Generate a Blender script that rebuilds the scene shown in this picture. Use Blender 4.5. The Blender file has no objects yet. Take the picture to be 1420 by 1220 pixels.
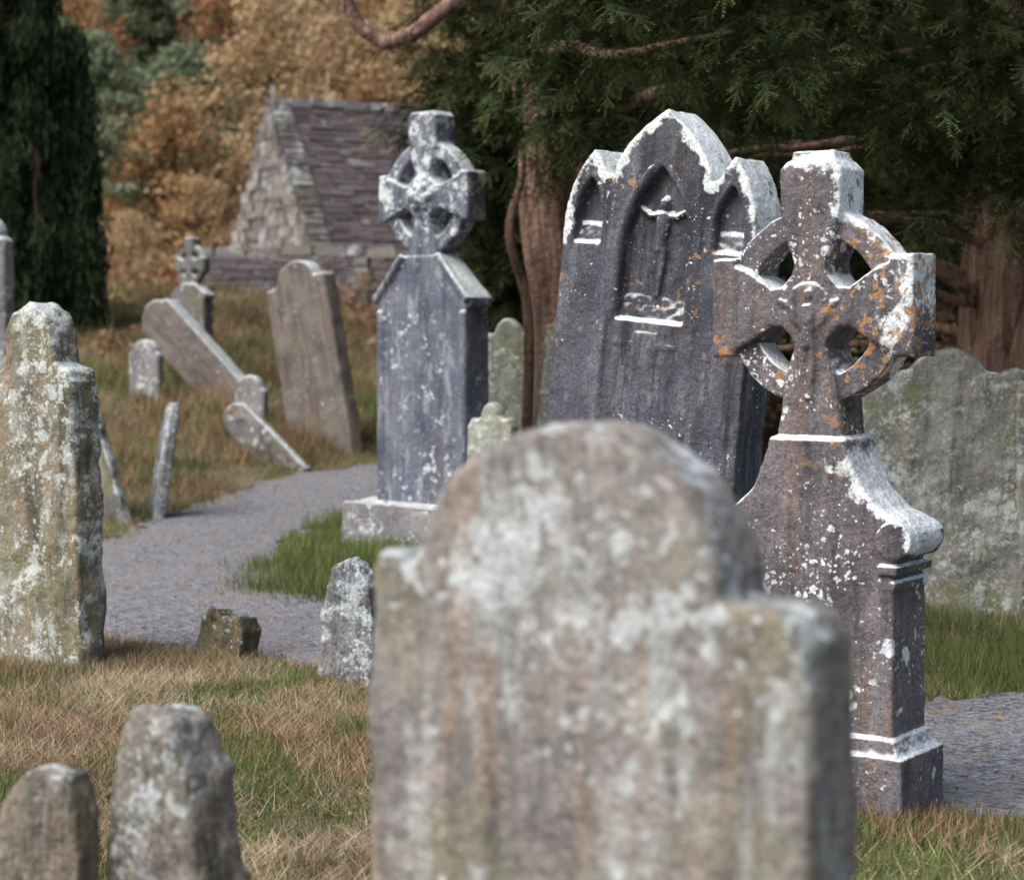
import bpy, bmesh, math, random
import numpy as np
from mathutils import Vector, Matrix
rng=np.random.default_rng(7); random.seed(7)
scn=bpy.context.scene
COL=scn.collection
# ------------------------------------------------------------------ node helpers
class G:
    def __init__(s,name,rough=.9):
        s.m=bpy.data.materials.new(name); s.m.use_nodes=True
        s.nt=s.m.node_tree; s.b=s.nt.nodes['Principled BSDF']; s.out=s.nt.nodes['Material Output']
        s.b.inputs['Roughness'].default_value=rough
        s.b.inputs['Specular IOR Level'].default_value=.2
    def n(s,t): return s.nt.nodes.new(t)
    def put(s,inp,v):
        if isinstance(v,bpy.types.NodeSocket): s.nt.links.new(v,inp)
        elif isinstance(v,tuple) and len(v)==3 and inp.type=='RGBA': inp.default_value=(*v,1)
        else: inp.default_value=v
    def coord(s,k='Object'): return s.n('ShaderNodeTexCoord').outputs[k]
    def mapping(s,v,loc=(0,0,0),sc=(1,1,1)):
        m=s.n('ShaderNodeMapping'); s.put(m.inputs[0],v); m.inputs[1].default_value=loc; m.inputs[3].default_value=sc
        return m.outputs[0]
    def noise(s,v,sc,det=4,ro=.6,dist=0,out=0):
        m=s.n('ShaderNodeTexNoise'); s.put(m.inputs['Vector'],v); m.inputs['Scale'].default_value=sc
        m.inputs['Detail'].default_value=det; m.inputs['Roughness'].default_value=ro; m.inputs['Distortion'].default_value=dist
        return m.outputs[out]
    def vor(s,v,sc):
        m=s.n('ShaderNodeTexVoronoi'); s.put(m.inputs['Vector'],v); m.inputs['Scale'].default_value=sc
        return m.outputs['Distance'],m.outputs['Color']
    def mr(s,v,a,b,c=0.,d=1.):
        m=s.n('ShaderNodeMapRange'); s.put(m.inputs[0],v)
        for i,x in enumerate((a,b,c,d)): m.inputs[i+1].default_value=x
        return m.outputs[0]
    def ma(s,op,a,b=0.,clamp=False):
        m=s.n('ShaderNodeMath'); m.operation=op; m.use_clamp=clamp
        s.put(m.inputs[0],a); s.put(m.inputs[1],b); return m.outputs[0]
    def mix(s,f,a,b,bt='MIX'):
        m=s.n('ShaderNodeMix'); m.data_type='RGBA'; m.blend_type=bt
        s.put(m.inputs[0],f); s.put(m.inputs[6],a); s.put(m.inputs[7],b); return m.outputs[2]
    def sepz(s,v,i=2):
        m=s.n('ShaderNodeSeparateXYZ'); s.put(m.inputs[0],v); return m.outputs[i]
    def bump(s,h,st=.5,d=.01):
        m=s.n('ShaderNodeBump'); m.inputs['Strength'].default_value=st; m.inputs['Distance'].default_value=d
        s.put(m.inputs['Height'],h); s.nt.links.new(m.outputs[0],s.b.inputs['Normal'])
    def color(s,c): s.put(s.b.inputs['Base Color'],c)

def spotmask(g,co,sc,amt,seed,cl):
    c=g.mapping(co,loc=(seed*3.1,seed*1.7,seed*.9))
    w=g.noise(c,sc*1.8,1,.6,out=1)
    v=g.n('ShaderNodeVectorMath'); v.operation='MULTIPLY_ADD'
    g.put(v.inputs[0],w); v.inputs[1].default_value=(1./sc,)*3; g.put(v.inputs[2],c)
    d,cc=g.vor(v.outputs[0],sc)
    sp=g.n('ShaderNodeSeparateColor'); g.put(sp.inputs[0],cc)
    r=g.ma('MULTIPLY',g.ma('POWER',sp.outputs[0],2.2),amt)
    r=g.ma('MULTIPLY',r,cl)
    return g.ma('MULTIPLY',g.ma('SUBTRACT',r,d),9.,True)

def stone_mat(name,c1,c2,seed,white=.4,spots=.5,orange=0.,green=.2,top=.8,streak=.5,wc=(.55,.58,.57),wstreak=0.,ridge=0.,cap=None,ozone=None,warmth=.6,big=0.,far=False,edge=False):
    g=G(name,.92); co0=g.coord(); s=seed
    co=g.mapping(co0,loc=(s*7.3,s*3.9,s*5.1))
    base=g.noise(co,2.6,4,.68,out=1); sb=g.n('ShaderNodeSeparateColor'); g.put(sb.inputs[0],base)
    c=g.mix(g.mr(sb.outputs[0],.38,.62),c1,c2)
    stn=g.noise(g.mapping(co,sc=(11,11,1.3)),1.,4,.66,out=1); ss=g.n('ShaderNodeSeparateColor'); g.put(ss.inputs[0],stn)
    st=ss.outputs[0]
    dark=tuple(x*.42 for x in c1)
    c=g.mix(g.ma('MULTIPLY',g.mr(st,.47,.66),streak),c,dark)
    warm=(c2[0]*1.2,c2[1]*.92,c2[2]*.72)
    if warmth>0: c=g.mix(g.ma('MULTIPLY',g.mr(ss.outputs[1],.5,.66),warmth),c,warm)
    if green>0: c=g.mix(g.ma('MULTIPLY',g.mr(sb.outputs[1],.5,.64),green),c,(.19,.20,.10))
    p=.70-.2*white
    pn=g.noise(g.mapping(co,loc=(1,5,2)),7.,6,.75)
    pm=g.mr(pn,p,p+.05)
    if wstreak>0: pm=g.ma('MAXIMUM',pm,g.ma('MULTIPLY',g.mr(g.noise(g.mapping(co,loc=(4,4,7),sc=(10,10,2.6)),1.,5,.72),.54,.62),wstreak))
    cl=g.mr(sb.outputs[2],.42,.62,.10,1.)
    sm=g.ma('MAXIMUM',spotmask(g,co,13.,1.05*spots,s,cl),spotmask(g,co,34.,1.15*spots,s+3,cl))
    if not far: sm=g.ma('MAXIMUM',sm,spotmask(g,co,80.,1.05*spots,s+5,cl))
    if big>0: sm=g.ma('MAXIMUM',sm,g.ma('MULTIPLY',spotmask(g,co,7.,1.2*big,s+8,cl),.8))
    geo=g.n('ShaderNodeNewGeometry')
    up=g.mr(g.sepz(geo.outputs['Normal']),.30,.5)
    tno=g.noise(g.mapping(co,loc=(2,2,9)),9.,5,.72)
    tm=g.ma('MULTIPLY',up,g.mr(tno,.58-.22*top,.64-.22*top))
    m=g.ma('MAXIMUM',g.ma('MAXIMUM',g.ma('MULTIPLY',pm,.75),g.ma('MULTIPLY',sm,.92)),tm)
    if cap:
        z=g.mr(g.sepz(co0),cap[0],cap[1],0.,cap[2] if len(cap)>2 else .3)
        m=g.ma('MAXIMUM',m,g.ma('MULTIPLY',g.ma('SUBTRACT',g.ma('ADD',tno,z),.74),16.,True))
    if edge:   # crust creeping from the weathered rim, stored per vertex
        at=g.n('ShaderNodeAttribute'); at.attribute_name='rim'
        m=g.ma('MAXIMUM',m,g.ma('MULTIPLY',g.ma('SUBTRACT',g.ma('ADD',tno,g.ma('MULTIPLY',at.outputs['Fac'],.42)),.76),14.,True))
    fine=g.noise(co,80.,3,.75,out=1); sf=g.n('ShaderNodeSeparateColor'); g.put(sf.inputs[0],fine)
    wcv=g.mix(g.mr(pn,.4,.6),tuple(x*.8 for x in wc),tuple(min(1,x*1.12) for x in wc))
    c=g.mix(m,c,wcv)
    if orange>0:
        oz=g.mr(g.noise(co,1.9,2,.5),.42,.55)
        om=g.ma('MAXIMUM',spotmask(g,co,16.,1.0*orange,s+11,oz),spotmask(g,co,36.,1.1*orange,s+17,oz))
        if ozone: om=g.ma('MULTIPLY',om,g.mr(g.sepz(co0),ozone[0],ozone[1],.0,1.))
        c=g.mix(g.ma('MULTIPLY',om,.85),c,(.42,.24,.11)); 
    c=g.mix(1.,c,g.mix(g.mr(sf.outputs[0],.3,.7),(.55,.55,.55),(1.38,1.38,1.38)),'MULTIPLY')
    g.color(c)
    h=g.noise(co,24.,5,.75)
    if ridge>0: h=g.ma('ADD',h,g.ma('MULTIPLY',g.noise(g.mapping(co,sc=(11,11,1.3)),1.,3,.65),.6+ridge*3))
    g.bump(h,.9,.018+ridge*.02)
    return g.m

# ------------------------------------------------------------------ mesh helpers
def new_obj(name,me,mat=None,parent=None,smooth=False):
    o=bpy.data.objects.new(name,me); COL.objects.link(o)
    if mat: me.materials.append(mat)
    if parent: o.parent=parent
    if smooth: me.polygons.foreach_set('use_smooth',np.ones(len(me.polygons),bool))
    return o
def empty(name,loc=(0,0,0)):
    o=bpy.data.objects.new(name,None); o.location=loc; COL.objects.link(o); return o
def curve_part(bm,outline,holes,T,bev=.01,yc=0.):
    """closed 2D outline (x,z) with holes, extruded to thickness T about y=yc (front is -y)"""
    cu=bpy.data.curves.new('tmp','CURVE'); cu.dimensions='2D'; cu.fill_mode='BOTH'
    cu.extrude=max(T/2-bev,.001); cu.bevel_depth=bev; cu.bevel_resolution=1; cu.offset=-bev
    for pts in [outline]+list(holes):
        sp=cu.splines.new('POLY'); sp.points.add(len(pts)-1); sp.use_cyclic_u=True
        for i,p in enumerate(pts): sp.points[i].co=(p[0],p[1],0,1)
    o=bpy.data.objects.new('tmp',cu); COL.objects.link(o)
    dg=bpy.context.evaluated_depsgraph_get(); dg.update()
    me=bpy.data.meshes.new_from_object(o.evaluated_get(dg))
    me.transform(Matrix.Translation((0,yc,0))@Matrix.Rotation(math.pi/2,4,'X'))
    bm.from_mesh(me); bpy.data.objects.remove(o); bpy.data.meshes.remove(me); bpy.data.curves.remove(cu)
def box(bm,c,s,rot=None,taper=1.):
    r=bmesh.ops.create_cube(bm,size=1)
    M=Matrix.Translation(c)@(rot if rot else Matrix.Identity(4))
    for v in r['verts']:
        k=taper if v.co.z>0 else 1
        v.co=M@Vector((v.co.x*s[0]*k,v.co.y*s[1]*k,v.co.z*s[2]))
def ball(bm,c,r,sc=(1,1,1)):
    q=bmesh.ops.create_icosphere(bm,subdivisions=3,radius=r)
    for v in q['verts']: v.co=Vector((v.co.x*sc[0]+c[0],v.co.y*sc[1]+c[1],v.co.z*sc[2]+c[2]))
def tube_arrays(P,R,n=8,tw=0,flute=0.,nf=5):
    P=np.array(P,float); R=np.broadcast_to(np.array(R,float),(len(P),))
    T=np.gradient(P,axis=0); T/=np.linalg.norm(T,axis=1)[:,None]+1e-9
    ref=np.array([0,0,1.]) if abs(T[:,2]).mean()<.8 else np.array([1.,0,0])
    A=np.cross(T,ref); A/=np.linalg.norm(A,axis=1)[:,None]+1e-9; B=np.cross(T,A)
    th=np.linspace(0,2*np.pi,n,endpoint=False)
    V=[];F=[]
    for i in range(len(P)):
        a=th+tw*i; rr=R[i]*(1+flute*np.cos(nf*th)+flute*.5*np.cos((nf+4)*th+1.3+i*.15))
        V.append(P[i]+rr[:,None]*(np.cos(a)[:,None]*A[i]+np.sin(a)[:,None]*B[i]))
    V=np.concatenate(V)
    for i in range(len(P)-1):
        for j in range(n):
            k=(j+1)%n; F.append((i*n+j,i*n+k,(i+1)*n+k,(i+1)*n+j))
    F.append(tuple(range(n))[::-1]); F.append(tuple((len(P)-1)*n+j for j in range(n)))
    return V,F
def tube_bm(bm,P,R,n=8):
    V,F=tube_arrays(P,R,n); vs=[bm.verts.new(v) for v in V]
    for f in F:
        try: bm.faces.new([vs[i] for i in f])
        except Exception: pass
class Acc:
    def __init__(s): s.V=[];s.F=[];s.n=0
    def tube(s,P,R,n=8,**k):
        V,F=tube_arrays(P,R,n,**k); s.V.append(V); s.F+= [tuple(i+s.n for i in f) for f in F]; s.n+=len(V)
    def obj(s,name,mat,parent=None):
        me=bpy.data.meshes.new(name); me.from_pydata(np.concatenate(s.V).tolist(),[],s.F); me.update()
        return new_obj(name,me,mat,parent,True)
_tex={}
def cloud(sc,det=3):
    k=(sc,det)
    if k not in _tex:
        t=bpy.data.textures.new('clouds','CLOUDS'); t.noise_scale=sc; t.noise_depth=det; _tex[k]=t
    return _tex[k]
def carve(name,bm,mat,loc,rz,lean=0.,back=0.,vox=.009,disp=.012,parent=None,fine=.004,rim=None):
    me=bpy.data.meshes.new(name); bmesh.ops.recalc_face_normals(bm,faces=bm.faces); bm.to_mesh(me); bm.free()
    o=new_obj(name,me,mat,parent)
    o.location=loc
    o.rotation_mode='XYZ'
    R=Matrix.Rotation(math.radians(rz),4,'Z')@Matrix.Rotation(math.radians(back),4,'X')@Matrix.Rotation(math.radians(lean),4,'Y')
    o.rotation_euler=R.to_euler('XYZ')
    m=o.modifiers.new('rm','REMESH'); m.mode='VOXEL'; m.voxel_size=vox; m.use_smooth_shade=True
    if disp:
        d=o.modifiers.new('d1','DISPLACE'); d.texture=cloud(.16,3); d.strength=disp; d.mid_level=.5; d.texture_coords='GLOBAL'
        d=o.modifiers.new('d2','DISPLACE'); d.texture=cloud(.035,2); d.strength=fine; d.mid_level=.5; d.texture_coords='GLOBAL'
    if rim is not None:
        dg=bpy.context.evaluated_depsgraph_get(); dg.update()
        me2=bpy.data.meshes.new_from_object(o.evaluated_get(dg)); o.modifiers.clear(); o.data=me2; me2.name=name
        n=len(me2.vertices); V=np.empty(n*3,np.float32); me2.vertices.foreach_get('co',V); V=V.reshape(-1,3)
        pts=[]
        L=rim
        for i in range(len(L)-1):
            a,b=np.array(L[i]),np.array(L[i+1]); k=max(1,int(np.linalg.norm(b-a)/.01))
            for t in range(k): pts.append(a+(b-a)*t/k)
        pts=np.array(pts); D=np.full(n,9.)
        for q in pts: D=np.minimum(D,np.hypot(V[:,0]-q[0],V[:,2]-q[1]))
        val=np.clip(1-D/.085,0,1)
        at=me2.attributes.new('rim','FLOAT','POINT'); at.data.foreach_set('value',val.astype(np.float32))
    return o
def arc(cx,cz,r,a0,a1,n=12,rz=None):
    rz=rz or r
    return [(cx+r*math.cos(math.radians(a0+(a1-a0)*i/n)),cz+rz*math.sin(math.radians(a0+(a1-a0)*i/n))) for i in range(n+1)]
def parch(cx,w,zs,zt,n=9,e=2.1):
    R=[(cx+w*(1-(i/n)**e),zs+(zt-zs)*i/n) for i in range(n+1)]
    return R+[(2*cx-a,b) for a,b in reversed(R[:-1])]
def lancet(cx,w,z0,zs,zt,n=9):
    return [(cx-w,z0),(cx+w,z0)]+parch(cx,w,zs,zt,n)
def corpus(bm,cx,cz,y,s,cross=True):
    if cross:
        box(bm,(cx,y,cz-.12*s),(.05*s,.03*s,1.0*s)); box(bm,(cx,y,cz+.16*s),(.52*s,.03*s,.05*s))
    f=y-.035*s
    tube_bm(bm,[(cx,f,cz+.16*s),(cx+.005,f-.01*s,cz+.05*s),(cx,f,cz-.08*s)],[.055*s,.062*s,.048*s])
    tube_bm(bm,[(cx,f,cz-.06*s),(cx,f-.005,cz-.14*s)],[.06*s,.05*s])
    for sg in(-1,1):
        tube_bm(bm,[(cx+sg*.03*s,f,cz-.1*s),(cx+sg*.035*s,f-.02*s,cz-.27*s),(cx+sg*.008*s,f,cz-.5*s)],[.034*s,.028*s,.018*s])
        tube_bm(bm,[(cx+sg*.04*s,f,cz+.14*s),(cx+sg*.13*s,f,cz+.13*s),(cx+sg*.23*s,f,cz+.2*s)],[.024*s,.02*s,.016*s])
    ball(bm,(cx+.012*s,f-.01*s,cz+.235*s),.045*s,(.9,1,1.15))

# ------------------------------------------------------------------ terrain
def sm(t): t=np.clip(t,0,1); return t*t*(3-2*t)
_L=rng.random((256,256))
def vn(x,y):
    x=np.asarray(x,float);y=np.asarray(y,float)
    xi=np.floor(x).astype(int);yi=np.floor(y).astype(int);fx=x-xi;fy=y-yi
    fx=fx*fx*(3-2*fx);fy=fy*fy*(3-2*fy)
    a=_L[xi%256,yi%256];b=_L[(xi+1)%256,yi%256];c=_L[xi%256,(yi+1)%256];d=_L[(xi+1)%256,(yi+1)%256]
    return (a*(1-fx)+b*fx)*(1-fy)+(c*(1-fx)+d*fx)*fy
def fbm(x,y,o=3): return sum(vn(x*2**i+i*17,y*2**i+i*31)/2**i for i in range(o))/sum(.5**i for i in range(o))
CP=[(9,7.2,1.1),(5,7.3,1.15),(3,7.45,1.2),(2.1,7.5,1.15),(1.5,7.55,.95),(.8,7.65,.5),(.1,8.4,.5),(-.5,9.6,.55),(-1.1,10.4,.7),(-1.75,11.2,.95),(-2.35,13.2,.85),(-2.35,15.4,.7),(-2.05,17.3,.72),(-1.35,19.1,.8),(0.2,20.3,.8),(3,20.8,.8),(7,21,.8)]
def catmull(P,n=9):
    P=np.array(P,float); Q=np.vstack([2*P[0]-P[1],P,2*P[-1]-P[-2]]); o=[]
    for i in range(1,len(Q)-2):
        for t in np.linspace(0,1,n,endpoint=False):
            a,b,c,d=Q[i-1],Q[i],Q[i+1],Q[i+2]
            o.append(.5*(2*b+(c-a)*t+(2*a-5*b+4*c-d)*t*t+(3*b-a-3*c+d)*t**3))
    o.append(Q[-2]); return np.array(o)
CL=catmull(CP)
def pathd(x,y):
    x=np.ravel(x);y=np.ravel(y);out=np.full(x.shape,1e9)
    for c in CL:
        out=np.minimum(out,np.hypot(x-c[0],y-c[1])-c[2])
    return out
def hsm(x,y):
    top=1.25+.75*sm((-1.5-x)/3.)
    h=top*sm((y-15.5)/18.)-(top-.3)*sm((y-35)/5.)
    h=h+np.maximum(0,y-56)*.36*sm((y-56)/20.)
    return h
def height(x,y):
    x=np.asarray(x,float);y=np.asarray(y,float)
    sh=x.shape
    b=(fbm(x*1.3+50,y*1.3+50,3)-.5)*(.11+.35*sm((y-17)/8)*sm((38-y)/4))
    near=(np.abs(x)<14)&(y>2)&(y<30)
    k=np.ones(x.size); idx=np.ravel(near)
    if idx.any():
        pd=pathd(np.ravel(x)[idx],np.ravel(y)[idx]); k[idx]=sm((pd+.05)/.5)
        lift=np.zeros(x.size); lift[idx]=sm(pd/.35)*.035
    else: lift=np.zeros(x.size)
    return hsm(x,y)+b*k.reshape(sh)+lift.reshape(sh)
H=lambda x,y: float(height(np.array([x]),np.array([y]))[0])
xs=np.concatenate([np.linspace(-400,-16,40),np.arange(-15,15,.14),np.linspace(15.5,400,40)])
ys=np.concatenate([np.linspace(-60,0,16),np.arange(.3,38,.14),np.arange(38.5,80,1.5),np.linspace(82,420,60)])
X,Y=np.meshgrid(xs,ys); Z=height(X,Y)
nx,ny=len(xs),len(ys)
I=np.arange(nx*ny).reshape(ny,nx)
F=np.stack([I[:-1,:-1],I[:-1,1:],I[1:,1:],I[1:,:-1]],-1).reshape(-1,4)
me=bpy.data.meshes.new('ground'); me.from_pydata(np.stack([X,Y,Z],-1).reshape(-1,3).tolist(),[],F.tolist()); me.update()
g=G('grass_ground',1.); co=g.coord()
n1=g.noise(co,1.1,4,.65); n2=g.noise(co,14.,4,.7); n3=g.noise(g.mapping(co,loc=(5,5,5)),.55,3,.6)
c=g.mix(g.mr(n1,.42,.58),(.13,.13,.065),(.22,.17,.115))
c=g.mix(g.mr(n3,.55,.66),c,(.10,.12,.045))
yy=g.sepz(co,1)
c=g.mix(g.mr(yy,13.,24.,0.,.7),c,(.20,.16,.095))
c=g.mix(1.,c,g.mix(g.mr(n2,.3,.7),(.45,.45,.45),(1.3,1.3,1.3)),'MULTIPLY')
c=g.mix(g.mr(yy,34.,46.),c,(.20,.14,.075))
g.color(c); g.bump(n2,.8,.05)
new_obj('ground',me,g.m,smooth=True)
# gravel path
V=[];F=[];K=11
CLd=catmull(CP,26);T=np.gradient(CLd[:,:2],axis=0);T/=np.linalg.norm(T,axis=1)[:,None];Nn=np.stack([-T[:,1],T[:,0]],1)
for i,c_ in enumerate(CLd):
    for k in range(K):
        u=(k/(K-1)*2-1); e=c_[2]+.10*(vn(i*.35,9. if u>0 else 40.)-.5)*2+.05*(vn(i*1.1,3. if u>0 else 60.)-.5)*2
        p=c_[:2]+Nn[i]*u*e; V.append((p[0],p[1],float(hsm(p[0],p[1]))+.014+.018*(1-u*u)))
for i in range(len(CLd)-1):
    for k in range(K-1): a=i*K+k; F.append((a,a+1,a+K+1,a+K))
me=bpy.data.meshes.new('gravel_path'); me.from_pydata(V,[],F); me.update()
g=G('gravel',.95); co=g.coord()
d,cc=g.vor(co,48.); sp=g.n('ShaderNodeSeparateColor'); g.put(sp.inputs[0],cc)
c=g.mix(sp.outputs[0],(.06,.064,.075),(.31,.32,.355))
c=g.mix(g.mr(g.noise(co,1.3,5,.7),.42,.66,0,.65),c,(.23,.22,.225))
c=g.mix(g.ma('MULTIPLY',g.mr(g.noise(co,6.,7,.8),.53,.61),.75),c,(.28,.215,.145))
c=g.mix(g.ma('MULTIPLY',g.mr(g.noise(g.mapping(co,loc=(3,3,3)),17.,5,.8),.56,.62),.6),c,(.10,.10,.11))
g.color(c); g.bump(g.ma('ADD',d,g.noise(co,8.,4)),.8,.015)
new_obj('gravel_path',me,g.m,smooth=True)

# ------------------------------------------------------------------ triangle clouds
def tri_mesh(name,V,C,mat,parent=None):
    V=np.ascontiguousarray(V.reshape(-1,3),dtype=np.float32); n=len(V)
    me=bpy.data.meshes.new(name); me.vertices.add(n); me.vertices.foreach_set('co',V.ravel())
    me.loops.add(n); me.loops.foreach_set('vertex_index',np.arange(n,dtype=np.int32))
    me.polygons.add(n//3); me.polygons.foreach_set('loop_start',np.arange(0,n,3,dtype=np.int32))
    me.update(calc_edges=True)
    C=np.repeat(C,3,axis=0) if len(C)==n//3 else C
    a=me.color_attributes.new('col','FLOAT_COLOR','POINT')
    a.data.foreach_set('color',np.concatenate([C,np.ones((n,1))],1).astype(np.float32).ravel())
    return new_obj(name,me,mat,parent)
def leaf_mat(name,tr=.35):
    g=G(name); a=g.n('ShaderNodeAttribute'); a.attribute_name='col'
    g.nt.nodes.remove(g.b); d=g.n('ShaderNodeBsdfDiffuse'); g.put(d.inputs[0],a.outputs[0])
    if tr>0:
        t=g.n('ShaderNodeBsdfTranslucent'); g.put(t.inputs[0],a.outputs[0])
        m=g.n('ShaderNodeMixShader'); m.inputs[0].default_value=tr
        g.nt.links.new(d.outputs[0],m.inputs[1]); g.nt.links.new(t.outputs[0],m.inputs[2]); g.nt.links.new(m.outputs[0],g.out.inputs[0])
    else: g.nt.links.new(d.outputs[0],g.out.inputs[0])
    return g.m
LEAF=leaf_mat('leaf_mat',.25); LEAFD=leaf_mat('dark_leaf_mat',0); GRASS=leaf_mat('grass_blade_mat',.2)
def unit(v): return v/(np.linalg.norm(v,axis=-1,keepdims=True)+1e-9)
def blades(x,y,hgt,wid,lean,col,z=None):
    n=len(x); z=height(x,y) if z is None else z
    a=rng.random(n)*2*np.pi; w=np.stack([np.cos(a),np.sin(a),np.zeros(n)],1)*wid[:,None]/2
    b=rng.random(n)*2*np.pi; t=np.stack([np.cos(b)*lean,np.sin(b)*lean,np.sqrt(np.clip(1-lean**2,0.02,1))],1)*hgt[:,None]
    P=np.stack([x,y,z-.005+.012*rng.random(n)],1)
    return np.stack([P-w,P+w,P+t],1),col
def scatter(n,x0,x1,y0,y1,edge=.0):
    x=rng.uniform(x0,x1,n); y=rng.uniform(y0,y1,n)
    k=(np.abs(x)<y*.32+.8); x=x[k];y=y[k]
    pd=pathd(x,y)+ (vn(x*5,y*5)-.5)*.26
    k=pd>edge; return x[k],y[k],pd[k]
Vs=[];Cs=[]
def island(x,y): return sm((x+1.9)/.3)*sm((.9-x)/.4)*sm((y-10.6)/.4)*sm((18.5-y)/1.)
for (n,x0,x1,y0,y1,sc) in [(430000,-3.4,4,3.2,12,1.),(240000,-7.5,6,12,22,1.7),(150000,-10.5,6,22,36,2.8)]:
    x,y,pd=scatter(n,x0,x1,y0,y1)
    gm=fbm(x*1.7+7,y*1.7+3,4); gi=island(x,y); rs=sm((x-1.4)/.3)*sm((y-8.3)/.3)
    isg=(rng.random(len(x))<(sm((gm-.49)/.14)*.75+.12)*(1-.1*sm((y-13)/8))+gi*.88+rs*.6)
    longer=1+1.2*gi*sm((13.5-y)/1.)+.3*gi+.9*rs+.8*sm((vn(x*3,y*3)-.6)/.2)
    r=rng.random(len(x))
    hg=np.where(isg,(.025+.035*r)*longer,.05+.09*r)*sc**.75
    wd=np.where(isg,.004,.0032)*sc*(1+.6*rng.random(len(x)))
    ln=np.where(isg,rng.uniform(.1,.8,len(x)),rng.uniform(.7,.995,len(x)))
    v=rng.random(len(x))[:,None]; q=rng.random(len(x))[:,None]
    cg=np.array([.095,.13,.045])*(1-v)+np.array([.22,.26,.10])*v
    cd=np.array([.25,.185,.12])*(1-q)+np.array([.58,.48,.34])*q
    br=sm((fbm(x*1.3+90,y*1.3+20,3)-.48)/.12)[:,None]*.5; cd=cd*(1-br)+br*np.array([.33,.20,.13])*(0.55+q)
    far=sm((y-14)/8)[:,None]; cd=cd*(1-.15*far); cg=cg*(1+.15*far)
    col=np.where(isg[:,None],cg,cd)*(.7+.6*vn(x*5,y*5))[:,None]
    a,b=blades(x,y,hg,wd,ln,col); Vs.append(a);Cs.append(b)
tri_mesh('grass',np.concatenate(Vs),np.concatenate(Cs),GRASS)
def tufts(name,spots):
    Vt=[];Ct=[]
    for (tx,ty,r,n,hh,dry) in spots:
        x=tx+rng.normal(0,r,n); y=ty+rng.normal(0,r,n); q=rng.random(n)[:,None]
        k=rng.random(n)<dry; tn=rng.random()
        dc=np.array([.40,.30,.18])*(1-tn)+np.array([.27,.17,.10])*tn
        cd=np.where(k[:,None],dc*(.6+.7*q),np.array([.10,.14,.05])*(.6+1.1*q))
        a,b=blades(x,y,hh*(.5+.7*rng.random(n)),(.005+.004*rng.random(n))*(1+max(0,ty-14)*.1),rng.uniform(.05,.8,n),cd); Vt.append(a);Ct.append(b)
    tri_mesh(name,np.concatenate(Vt),np.concatenate(Ct),GRASS)

# ------------------------------------------------------------------ stones
def celtic(bm,zc,R,r,arm,eh,ew,topz,tw,waist,neckz,neckw,T,Tr,boss,flat=False):
    q=[(neckw,neckz),(neckw*.92,neckz+.06),(waist*1.7,zc-r*.98),(waist*1.05,zc-r*.55),(waist*1.25,zc-waist*1.9),(waist*1.9,zc-waist*1.25),
       (r*.6,zc-waist*1.15),(r*.95,zc-eh*.72),(arm-ew,zc-eh*.86),(arm-ew,zc-eh),(arm,zc-eh),(arm,zc+eh),(arm-ew,zc+eh),(arm-ew,zc+eh*.86),(r*.95,zc+eh*.72),
       (r*.6,zc+waist*1.15),(waist*1.9,zc+waist*1.25),(waist*1.25,zc+waist*1.9),(waist*1.05,zc+r*.6),(tw*.8,zc+r*.98),(tw*.98,zc+R*.98),(tw,topz-.07),(tw,topz-.03),(tw*.75,topz),]
    out=q+[(-a,b) for a,b in reversed(q)]
    curve_part(bm,out,[],T,.012)
    ring=arc(0,zc,R,0,360,48)[:-1]; hole=arc(0,zc,r,0,360,48)[:-1]
    curve_part(bm,ring,[hole],Tr,.008)
    curve_part(bm,arc(0,zc,boss,0,360,24)[:-1],[],T+.025,.012)

# --- foreground headstone -------------
M_fg=stone_mat('weathered_granite',(.215,.205,.20),(.34,.32,.305),1.,white=.42,spots=.7,green=.35,top=.3,streak=.8,wstreak=.75,wc=(.51,.55,.56),warmth=.5,big=.55)
bm=bmesh.new()
out=[(.40,-.15),(.387,1.12),(.38,1.18),(.36,1.215),(.33,1.23),(.245,1.235),(.24,1.25)]+arc(-.03,1.225,.275,10,170,24,.255)+[(-.308,1.262),(-.325,1.252),(-.335,1.272),(-.37,1.27),(-.39,1.24),(-.395,1.14),(-.40,-.15)]
curve_part(bm,out,[],.17,.016)
carve('round_topped_headstone',bm,M_fg,(.14,3.02,0),-35,lean=0.,vox=.008,disp=.022,fine=.008)

# --- big celtic cross monument ------------------------------
M_c=stone_mat('purple_granite',(.115,.108,.122),(.205,.188,.20),2.,white=.16,spots=.62,orange=.68,green=.0,top=1.6,streak=.75,wc=(.72,.77,.80),cap=(1.95,2.25,.22),ozone=(1.0,1.6),warmth=.5,edge=True)
bm=bmesh.new()
celtic(bm,1.69,.325,.235,.365,.165,.085,2.17,.112,.054,1.12,.14,.19,.13,.08)
box(bm,(0,0,2.165),(.19,.17,.07),taper=.75)
body=[(.305,.2),(.30,.86),(.335,.88),(.36,.93),(.355,.97),(.33,1.0),(.265,1.03),(.205,1.09),(.165,1.17),(.135,1.26)]
curve_part(bm,body+[(-a,b) for a,b in reversed(body)],[],.24,.012)
for sg in(-1,1):
    tube_bm(bm,[(sg*.315,-.135,.935),(sg*.315,.135,.935)],[.062,.062],16)
    box(bm,(sg*.297,0,.84),(.07,.285,.03)); box(bm,(sg*.294,0,.79),(.055,.27,.02))
    box(bm,(sg*.285,0,.5),(.055,.265,.62))
box(bm,(0,0,.06),(.72,.34,.36)); box(bm,(0,0,.265),(.69,.32,.06),taper=.93)
corpus(bm,0,1.62,-.083,.46,cross=False)
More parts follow.
